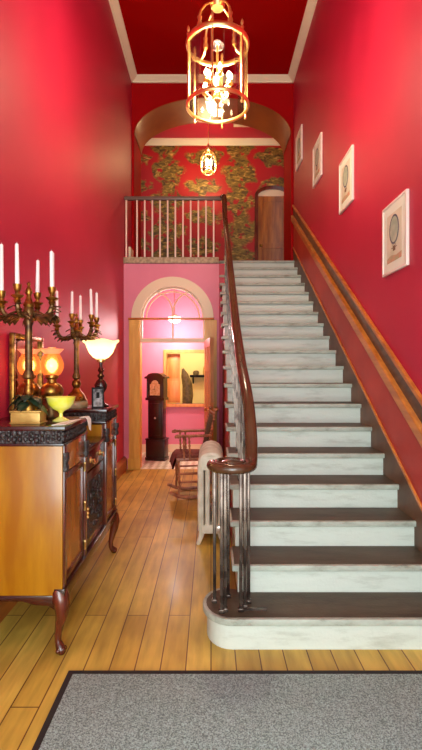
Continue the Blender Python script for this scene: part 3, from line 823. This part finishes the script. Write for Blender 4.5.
# papers
def sheet(label, pts, mt='paperw'):
    m = MB(); bm = m.bm; prev = None
    for (a, b) in pts:
        q = [bm.verts.new(a), bm.verts.new(b), bm.verts.new((b[0], b[1], b[2]+.003)), bm.verts.new((a[0], a[1], a[2]+.003))]
        if prev:
            for k in range(4): bm.faces.new([prev[k], prev[(k+1) % 4], q[(k+1) % 4], q[k]])
        else: bm.faces.new(q)
        prev = q
    bm.faces.new(prev[::-1])
    return tag(m.build('paper_sheet', mt), label, 'paper', 'papers on the sideboard')
z = TZ+.001
sheet('white paper slip lying flat on the near sideboard corner beside the compote', [((-.84, 2.475, z), (-.775, 2.50, z)), ((-.83, 2.60, z), (-.77, 2.66, z)), ((-.81, 2.70, z), (-.768, 2.78, z))])
sheet('pale leaf-shaped paper hanging over the near top board edge above the middle shelf', [((-.80, 2.86, z), (-.79, 2.91, z)), ((-.765, 2.86, z), (-.76, 2.93, z)), ((-.757, 2.87, z-.012), (-.752, 2.95, z-.02)), ((-.752, 2.90, z-.075), (-.748, 2.93, z-.09))])
sheet('yellowed paper lying on the lowered middle shelf of the sideboard', [((-.84, 2.97, 1.0112), (-.78, 2.97, 1.0112)), ((-.85, 3.06, 1.0112), (-.79, 3.08, 1.0112))])

# mirror leaning on the wall
t = thing('mirror', 'gilt framed mirror standing against the left wall behind the oil lamps', 'mirror', (XL+.022, 3.27, TZ))
m = MB()
for a in ((-.27, -.235, 0, .53), (.235, .27, 0, .53), (-.235, .235, 0, .035), (-.235, .235, .495, .53)):
    m.box(-.012, .018, a[0], a[1], a[2], a[3])
m.build('frame', 'gilt', t, bevel=.005)
MB().box(-.008, .0, -.235, .235, .035, .495).build('mirror_glass', 'mirror', t, smooth=False)

# ------------------------------------------------------------------ lanterns
def hall_lantern():
    X, Y = .053, 3.85; zb, zt, R = 3.655, 4.155, .25
    t = thing('hanging_lantern', 'large brass and glass cylinder lantern with lit candle bulbs over the stairs', 'lantern', (X, Y, zb))
    H = zt-zb
    MB().torus((0, 0, 0), R, 0, 40, 10, (.012, .018)).build('bottom_ring', 'brass', t)
    MB().torus((0, 0, H), R, 0, 40, 10, (.012, .024)).build('top_ring', 'brass', t)
    for k in range(4):
        a0_, a1_ = k*PI/2+PI/4, (k+1)*PI/2+PI/4
        m = MB(); pts = [a0_+(a1_-a0_)*j/10 for j in range(11)]
        r1, r0 = R-.004, R-.008
        m.prism([(r1*math.cos(a), r1*math.sin(a)) for a in pts] + [(r0*math.cos(a), r0*math.sin(a)) for a in pts[::-1]], 'z', .01, H-.01)
        m.build('glass_pane', 'lglass', t)
    for k in range(6):
        a = k*PI/3+.35; p = (R*math.cos(a), R*math.sin(a))
        m = MB().tube([(p[0], p[1], 0), (p[0], p[1], H)], .008, 8)
        m.build('upright', 'brass', t)
        m = MB().lathe([(0, 0), (.012, 0), (.014, .02), (.007, .03), (.013, .05), (.008, .07), (0, .085)], (p[0], p[1], H+.02), 10)
        m.lathe([(0, -.05), (.009, -.045), (.011, -.03), (.006, -.02), (.01, 0), (0, 0)], (p[0], p[1], -.012), 8)
        m.build('finial', 'brass', t)
    for k in range(4):
        a = k*PI/2+.6; d = (math.cos(a), math.sin(a))
        rz = [(R-.01, H+.01), (R-.05, H+.03), (R-.08, H+.08), (R-.07, H+.15), (R-.09, H+.22), (R-.13, H+.28), (.07, H+.32), (.02, H+.34)]
        m = MB().tube([(d[0]*r, d[1]*r, z) for r, z in rz], [.009, .011, .011, .012, .010, .009, .009, .012], 8)
        m.lathe([(0, 0), (.017, .0), (.022, .03), (.014, .06), (.02, .09), (0, .1)], (d[0]*(R-.075), d[1]*(R-.075), H+.07), 8)
        m.build('scroll_arm', 'brass', t)
    MB().lathe([(0, .3), (.05, .30), (.06, .33), (.035, .36), (.02, .40), (.03, .43), (.012, .46), (.012, .5), (0, .5)], (0, 0, H), 16).build('crown', 'brass', t)
    MB().lathe([(0, 0), (.05, 0), (.055, .02), (.03, .05), (0, .06)], (0, 0, H-.02), 16).build('smoke_bell', 'fglass', t)
    # chain
    m = MB(); z = H+.5; zc = CEIL-zb-.05; n = int((zc-z)/.045)
    for k in range(n):
        zz = z+.02+k*.045
        pts = []
        for j in range(10):
            b = 2*PI*j/10; u = .014*math.cos(b); w = .03*math.sin(b)
            pts.append((u, 0, zz+w) if k % 2 else (0, u, zz+w))
        m.tube(pts, .0045, 6, None, True)
    m.build('chain', 'brass', t)
    MB().lathe([(0, zc-.01), (.02, zc-.01), (.03, zc+.01), (.07, zc+.035), (.075, zc+.05), (0, zc+.05)], (0, 0, 0), 18).build('ceiling_rose', 'brass', t)
    # inner cluster
    m = MB().lathe([(0, .02), (.012, .025), (.03, .05), (.018, .07), (.035, .1), (.02, .13), (.01, .16), (.01, H), (0, H)], (0, 0, 0), 12)
    for k in range(8):
        a = k*PI/4+.2; d = Vector((math.cos(a), math.sin(a), 0)); R2 = .125 if k % 2 else .095; zz = .175 if k % 2 else .24
        m.tube([d*.015+Vector((0, 0, .10)), d*(R2*.5)+Vector((0, 0, .06)), d*(R2*.9)+Vector((0, 0, .09)), d*R2+Vector((0, 0, zz-.05))], .006, 6)
        m.lathe([(0, zz-.05), (.01, zz-.05), (.026, zz-.035), (.024, zz-.03), (.01, zz-.028), (.01, zz), (0, zz)], (d.x*R2, d.y*R2, 0), 8)
    m.build('candle_cluster', 'brass', t)
    for k in range(8):
        a = k*PI/4+.2; d = Vector((math.cos(a), math.sin(a), 0)); R2 = .125 if k % 2 else .095; zz = .175 if k % 2 else .24
        MB().lathe([(0, 0), (.010, .006), (.017, .024), (.013, .045), (0, .065)], (d.x*R2, d.y*R2, zz), 8).build('bulb', 'bulb', t)
    return X, Y, zb
LX, LY, LZ = hall_lantern()
BXl, BYl, BZl = -.05, 9.1, 5.22
t = thing('hanging_lantern', 'small lit brass lantern hanging in front of the patterned landing wallpaper', 'lantern', (BXl, BYl, BZl))
m = MB()
for k in range(6):
    a = k*PI/3
    m.tube([(.10*math.cos(a), .10*math.sin(a), .05), (.145*math.cos(a), .145*math.sin(a), .12), (.145*math.cos(a), .145*math.sin(a), .34), (.10*math.cos(a), .10*math.sin(a), .44), (.03*math.cos(a), .03*math.sin(a), .50)], .009, 6)
m.torus((0, 0, .12), .145, .01, 18, 6).torus((0, 0, .36), .14, .01, 18, 6).torus((0, 0, .05), .10, .011, 18, 6)
m.build('cage', 'brass', t)
MB().lathe([(0, .48), (.05, .49), (.06, .52), (.03, .56), (.015, .62), (0, .63)], seg=14).build('crown', 'brass', t)
m = MB(); m.shell([(.135, .12), (.135, .34), (.095, .435)], seg=6); m.build('glass_pane', 'lglass', t)
m = MB(); m.tube([(0, 0, .62), (0, 0, 6.3-BZl)], .006, 6); m.build('chain', 'brass', t)
m = MB().lathe([(0, .05), (.02, .06), (.012, .1), (.05, .12), (0, .13)], seg=10); m.tube([(0, 0, .12), (0, 0, .49)], .005, 6); m.build('candle_cluster', 'brass', t)
for k in range(3):
    a = k*2*PI/3
    MB().lathe([(0, 0), (.012, .0), (.018, .12), (.024, .15), (.014, .18), (0, .2)], (.05*math.cos(a), .05*math.sin(a), .13), 8).build('bulb', 'bulb', t)
# small pendant in the vestibule behind the fanlight
VX, VY, VZl = -.60, 7.75, 2.24
t = thing('pendant_light', 'small lit glass pendant seen glowing through the fanlight', 'pendant light', (VX, VY, VZl))
MB().lathe([(0, 0), (.05, .012), (.1, .05), (.115, .08), (.1, .1), (.05, .115), (0, .12)], seg=20).build('glass_bowl', 'flame', t)
MB().tube([(0, 0, .115), (0, 0, 2.98-VZl)], .008, 8).build('stem', 'brass', t)
MB().lathe([(0, .10), (.055, .11), (.05, .14), (.02, .15), (0, .15)], seg=14).build('cap', 'brass', t)
# white flush fitting on the landing ceiling
t = thing('emergency_light', 'small white oblong light fitting under the landing ceiling behind the arch', 'light fitting', (.63, 9.2, 6.3))
MB().box(-.19, .19, -.05, .05, -.065, -.02).build('cover', 'plastic', t, bevel=.012)
MB().box(-.17, .17, -.04, .04, -.025, 0).build('mounting_plate', 'plastic', t)

# ------------------------------------------------------------------ pictures on the right wall
def picture(label, y, z):
    t = thing('framed_print', label, 'picture', (XR, y, z), 0, 'balloon prints climbing the right wall')
    W, H = .226, .26
    m = MB()
    for a in ((-W, -W+.018, -H, H), (W-.018, W, -H, H), (-W+.018, W-.018, -H, -H+.018), (-W+.018, W-.018, H-.018, H)):
        m.box(-.024, -.001, a[0], a[1], a[2], a[3])
    m.build('frame', 'frame', t, bevel=.003)
    MB().box(-.016, -.002, -W+.018, W-.018, -H+.018, H-.018).build('mount', 'mountm', t, smooth=False)
    pr = MB().box(-.0175, -.0155, -.135, .135, -.18, .175).build('print', 'print', t, smooth=False)
    def disc(cy, cz, ry, rz, x0, x1, nm, mt):
        p = [(cy+ry*math.cos(2*PI*k/28), cz+rz*math.sin(2*PI*k/28)) for k in range(28)]
        MB().prism(p, 'x', x0, x1).build(nm, mt, pr, smooth=False)
    disc(0, .05, .088, .108, -.0188, -.017, 'balloon_outline', 'balrim')
    disc(0, .05, .073, .093, -.0196, -.018, 'balloon', 'balloon')
    m = MB().box(-.0188, -.017, -.022, .022, -.105, -.07)
    for yy in (-.02, .02): m.box(-.0186, -.017, yy-.003, yy+.003, -.075, -.045)
    m.box(-.0186, -.017, -.05, .05, -.084, -.079)
    m.build('basket', 'basket', pr, smooth=False)
    m = MB().prism([(-.135, -.18), (.135, -.18), (.135, -.145), (.05, -.13), (-.04, -.145), (-.135, -.135)], 'x', -.0186, -.017); m.build('ground', 'land', pr, smooth=False)
    return t
p0 = picture('white framed balloon print hanging nearest, lowest of the right wall pictures', 3.425, 2.475)
copy_tree(p0, (XR, 4.66, 3.36), 0, 'white framed print second from the foot of the stairs on the right wall')
copy_tree(p0, (XR, 5.92, 4.11), 0, 'white framed print third from the foot of the stairs on the right wall')
copy_tree(p0, (XR, 7.15, 4.84), 0, 'framed print highest and furthest on the right wall, beside the arch')

# ------------------------------------------------------------------ radiator
t = thing('radiator', 'cream cast iron column radiator on the floor beside the stair flank', 'radiator', (.0, 4.0, 0), 0)
RH = .80
for k in range(9):
    y = .03+k*.075
    m = MB()
    pts = [(-.085, y, .12), (-.088, y, .30), (-.088, y, RH-.14)]
    for q in range(9):
        a = PI-PI*q/8; pts.append((.078*math.cos(a)*1.1, y, RH-.11+.08*math.sin(a)))
    pts += [(.088, y, RH-.14), (.088, y, .30), (.085, y, .12)]
    m.tube(pts, [.028]*len(pts), 8)
    for x in (-.03, .03): m.tube([(x, y, .13), (x, y, RH-.06)], .021, 8)
    m.box(-.09, .09, y-.024, y+.024, .10, .17).box(-.075, .075, y-.03, y+.03, RH-.16, RH-.05)
    if k in (0, 8):
        for sg in (-1, 1):
            m.tube([(sg*.075, y, .12), (sg*.088, y, .06), (sg*.112, y, .0)], [.028, .022, .018], 8)
    m.build('section', 'rad', t, bevel=0)
m = MB().lathe([(0, 0), (.02, 0), (.02, .03), (.03, .034), (.03, .05), (.018, .054), (0, .054)], seg=12, mtx=Matrix.Translation((.07, -.02, .16)) @ Matrix.Rotation(PI/2, 4, 'X'))
m.build('valve', 'steel', t)

# ------------------------------------------------------------------ bobbin-turned armchair
t = thing('rocking_chair', 'bobbin-turned brown wooden armchair standing in front of the open pine door', 'chair', (-.235, 5.6, 0), math.radians(189))
t.scale = (.82, 1, 1)
# local: faces +x
def cp_(m, nm, mt='chairw', par=None, **k): return m.build(nm, mt, par or t, **k)
for sg in (-1, 1):
    cp_(MB().beads((-.19, sg*.19, .47), (-.31, sg*.19, 1.0), .012, .021, 14).ball((-.315, sg*.19, 1.02), .024, 10), 'back_post')
    cp_(MB().beads((.21, sg*.2, .46), (.19, sg*.2, .12), .014, .021, 6), 'leg')
    cp_(MB().beads((-.15, sg*.2, .46), (-.19, sg*.2, .10), .014, .021, 6), 'leg')
    cp_(MB().beads((-.24, sg*.215, .73), (.20, sg*.225, .73), .014, .02, 12).ball((.215, sg*.225, .73), .026, 10).ball((.245, sg*.225, .725), .02, 8), 'arm')
    m = MB().beads((.05, sg*.215, .46), (.06, sg*.22, .73), .010, .018, 6).beads((.13, sg*.215, .46), (.14, sg*.22, .73), .010, .018, 6)
    cp_(m, 'arm_support')
    m = MB().tube([(.20, sg*.2, .30), (-.17, sg*.2, .30)], .011, 8).tube([(.20, sg*.2, .2), (-.18, sg*.2, .2)], .011, 8)
    cp_(m, 'stretcher')
    cp_(MB().tube([(.33, sg*.2, .085), (.2, sg*.2, .04), (.05, sg*.2, .021), (-.1, sg*.2, .028), (-.25, sg*.2, .062), (-.36, sg*.2, .11)], [.018, .022, .022, .022, .022, .016], 8), 'rocker')
    cp_(MB().tube([(.2, sg*.2, .13), (.2, sg*.2, .045)], .016, 8).tube([(-.19, sg*.2, .11), (-.19, sg*.2, .045)], .016, 8), 'leg')
cp_(MB().beads((-.312, -.19, .97), (-.312, .19, .97), .012, .02, 10), 'crest_rail')
m = MB().prism([(-.20, .52), (-.18, .52), (-.29, .95), (-.31, .95)], 'y', -.15, .15); cp_(m, 'back_pad', 'olive', bevel=.006)
m = MB().box(-.19, .24, -.215, .215, .44, .475); cp_(m, 'seat_frame', bevel=.008)
m = MB().prism([(-.17, .475), (.22, .475), (.255, .465), (.285, .40), (.295, .36), (.28, .36), (.262, .42), (.24, .49), (.20, .515), (-.15, .505)], 'y', -.2, .2); cp_(m, 'seat_pad', 'cloth', bevel=.006)
cp_(MB().beads((.20, -.2, .33), (.20, .2, .33), .010, .017, 10), 'stretcher')
cp_(MB().tube([(-.17, -.2, .25), (-.17, .2, .25)], .011, 8), 'stretcher')

# ------------------------------------------------------------------ longcase clock
t = thing('longcase_clock', 'dark mahogany longcase clock with arched brass dial against the vestibule wall', 'clock', (-.885, 7.72, 0), math.radians(-14))
m = MB().box(-.17, .17, -.11, .11, 0, .05).box(-.16, .16, -.10, .10, .05, .33).box(-.168, .168, -.108, .108, .33, .355)
m.build('plinth', 'clockw', t, bevel=.005)
m = MB().box(-.125, .125, -.085, .085, .355, .98)
m.build('trunk', 'clockw', t, bevel=.004)
m = MB().box(-.085, .085, -.094, -.08, .41, .93); d = m.build('trunk_door', 'clockw', t, bevel=.004)
MB().ball((-.0, -.098, .69), .018, 10).build('lock_plate', 'steel', d)
m = MB().box(-.16, .16, -.115, .1, .98, 1.02).box(-.145, .145, -.10, .095, 1.02, 1.33)
pd = [(-.175, 1.33), (-.175, 1.36), (-.13, 1.375)] + [(-.13*math.cos(PI*k/12), 1.375+.05*math.sin(PI*k/12)) for k in range(1, 12)] + [(.13, 1.375), (.175, 1.36), (.175, 1.33)]
m.prism(pd, 'y', -.12, .1)
m.build('hood', 'clockw', t, smooth=False)
for x in (-.125, .125): MB().lathe([(0, 0), (.016, 0), (.012, .02), (.012, .26), (.016, .28), (0, .28)], (x, -.112, 1.03), 10).build('hood_column', 'clockw', t)
dp = [(-.085, 1.06), (.085, 1.06), (.085, 1.24)] + [(.06*math.cos(PI*k/12), 1.245+.06*math.sin(PI*k/12)) for k in range(13)] + [(-.085, 1.24)]
dl = MB().prism(dp, 'y', -.106, -.1).build('dial', 'dial', t, smooth=False)
m = MB().box(-.003, .003, -.109, -.1065, 1.15, 1.205).box(-.04, .0, -.109, -.1065, 1.147, 1.153); m.build('clock_hands', 'black', dl, smooth=False)

# ------------------------------------------------------------------ things beyond the hatch
t = tag(MB().box(-.79, -.56, 8.52, 8.545, .87, 1.76).box(-.77, -.58, 8.512, 8.52, .9, 1.26).box(-.77, -.58, 8.512, 8.52, 1.32, 1.72).build('hatch_shutter', 'doorpine', bevel=.004), 'orange pine shutter folded back at the left of the serving hatch', 'shutter')
m = MB().prism([(-.62, .75), (.3, .75), (.3, .0), (-.62, .0)], 'y', 9.3, 9.8); ch = tag(m.build('kitchen_chest', 'black', bevel=.01), 'dark low chest seen through the serving hatch', 'chest')
t = thing('carved_figure', 'leaning brown figure on the dark chest seen through the hatch', 'sculpture', (-.50, 9.5, .75))
m = MB().tube([(0.02, 0, .025), (.03, 0, .2), (.02, 0, .42), (-.03, 0, .60), (-.07, 0, .74)], [.10, .11, .10, .075, .02], 12); m.build('body', 'figure', t)
MB().lathe([(0, 0), (.12, 0), (.12, .03), (.09, .04), (0, .04)], (.02, 0, 0), 16).build('plinth', 'black', t)
t = thing('wall_shelf', 'dark shelf on the cream kitchen wall seen through the hatch', 'shelf', (-.2, 10.2, 1.3))
MB().box(-.25, .3, -.2, 0, 0, .05).build('board', 'black', t); MB().prism([(-.18, 0), (0, 0), (0, -.14)], 'x', -.2, -.17).prism([(-.18, 0), (0, 0), (0, -.14)], 'x', .2, .23).build('bracket', 'black', t)
t = tag(MB().lathe([(0, 0), (.05, 0), (.06, .06), (.045, .16), (.02, .2), (.025, .24), (0, .24)], (-.12, 10.1, 1.35), 12).build('ochre_jug', 'giltbox'), 'ochre jug standing on the dark kitchen shelf', 'jug')
m = MB().lathe([(0, 0), (.06, 0), (.07, .05), (.05, .09), (0, .1)], (-.32, 10.1, 1.35), 12); tag(m.build('dark_bowl', 'figure'), 'small brown bowl on the dark kitchen shelf left of the jug', 'bowl')
t = tag(MB().lathe([(0, 0), (.03, 0), (.032, .09), (.012, .12), (.012, .16), (0, .16)], (-.66, 9.42, .75), 12).build('white_bottle', 'wax'), 'small white bottle on the dark chest beside the brown figure', 'bottle')

# ------------------------------------------------------------------ entrance mat
t = thing('door_mat', 'large grey entrance mat with black rubber border on the floorboards before the stairs', 'mat', (.28, 1.5, 0))
MB().box(-.99, 1.02, -1.1, .845, 0.0005, .006).build('border', 'matborder', t)
m = MB().box(-.96, .99, -1.07, .81, .005, .013); m.build('pile', 'matpile', t, bevel=.003)

# ------------------------------------------------------------------ light
W = bpy.data.worlds.new('day'); S.world = W; W.use_nodes = True
W.node_tree.nodes['Background'].inputs[0].default_value = (.85, .93, 1, 1)
W.node_tree.nodes['Background'].inputs[1].default_value = 1.0
def area(name, loc, rot, sx, sy, p, col):
    l = bpy.data.lights.new(name, 'AREA'); l.shape = 'RECTANGLE'; l.size = sx; l.size_y = sy; l.energy = p; l.color = col
    o = bpy.data.objects.new(name, l); C.objects.link(o); o.location = loc; o.rotation_euler = rot
    return o
def point(name, loc, p, col, r=.05):
    l = bpy.data.lights.new(name, 'POINT'); l.energy = p; l.color = col; l.shadow_soft_size = r
    o = bpy.data.objects.new(name, l); C.objects.link(o); o.location = loc
    return o
area('daylight_doorway', (.05, FRONT+.02, 1.28), (PI/2, 0, 0), 2.05, 2.4, 150, (.84, .97, 1))
area('daylight_window', (.05, FRONT+.02, 3.9), (PI/2, 0, 0), 2.05, 2.5, 42, (.84, .97, 1))
point('lantern_light', (LX, LY, LZ+.28), 128, (1, .84, .60), .1)
point('landing_lantern_light', (BXl, BYl, BZl+.25), 45, (1, .72, .36), .08)
point('vestibule_light', (VX, VY, VZl-.1), 60, (1, .88, .76), .1)
point('kitchen_light', (-.5, 9.2, 2.4), 45, (1, .94, .8), .1)
point('oil_lamp_light', (-.968, 2.86, TZ+.32), 9, (1, .5, .2), .03)
point('oil_lamp_light_rear', (-1.124, 2.905, TZ+.32), 7, (1, .5, .2), .03)
point('tulip_lamp_light', (-.862, 3.68, TZ+.45), 4, (1, .8, .5), .03)

# ------------------------------------------------------------------ camera and view
cam = bpy.data.cameras.new('camera'); co = bpy.data.objects.new('camera', cam); C.objects.link(co)
co.location = (0, 0, 1.52); co.rotation_euler = (PI/2, 0, 0)
cam.sensor_fit = 'AUTO'; cam.sensor_width = 36; cam.lens = 470/750*36; cam.shift_y = -8/750
cam.clip_start = .02
S.camera = co
S.view_settings.view_transform = 'Standard'; S.view_settings.look = 'None'
S.view_settings.exposure = .12; S.view_settings.gamma = 1; S.view_settings.use_curve_mapping = False
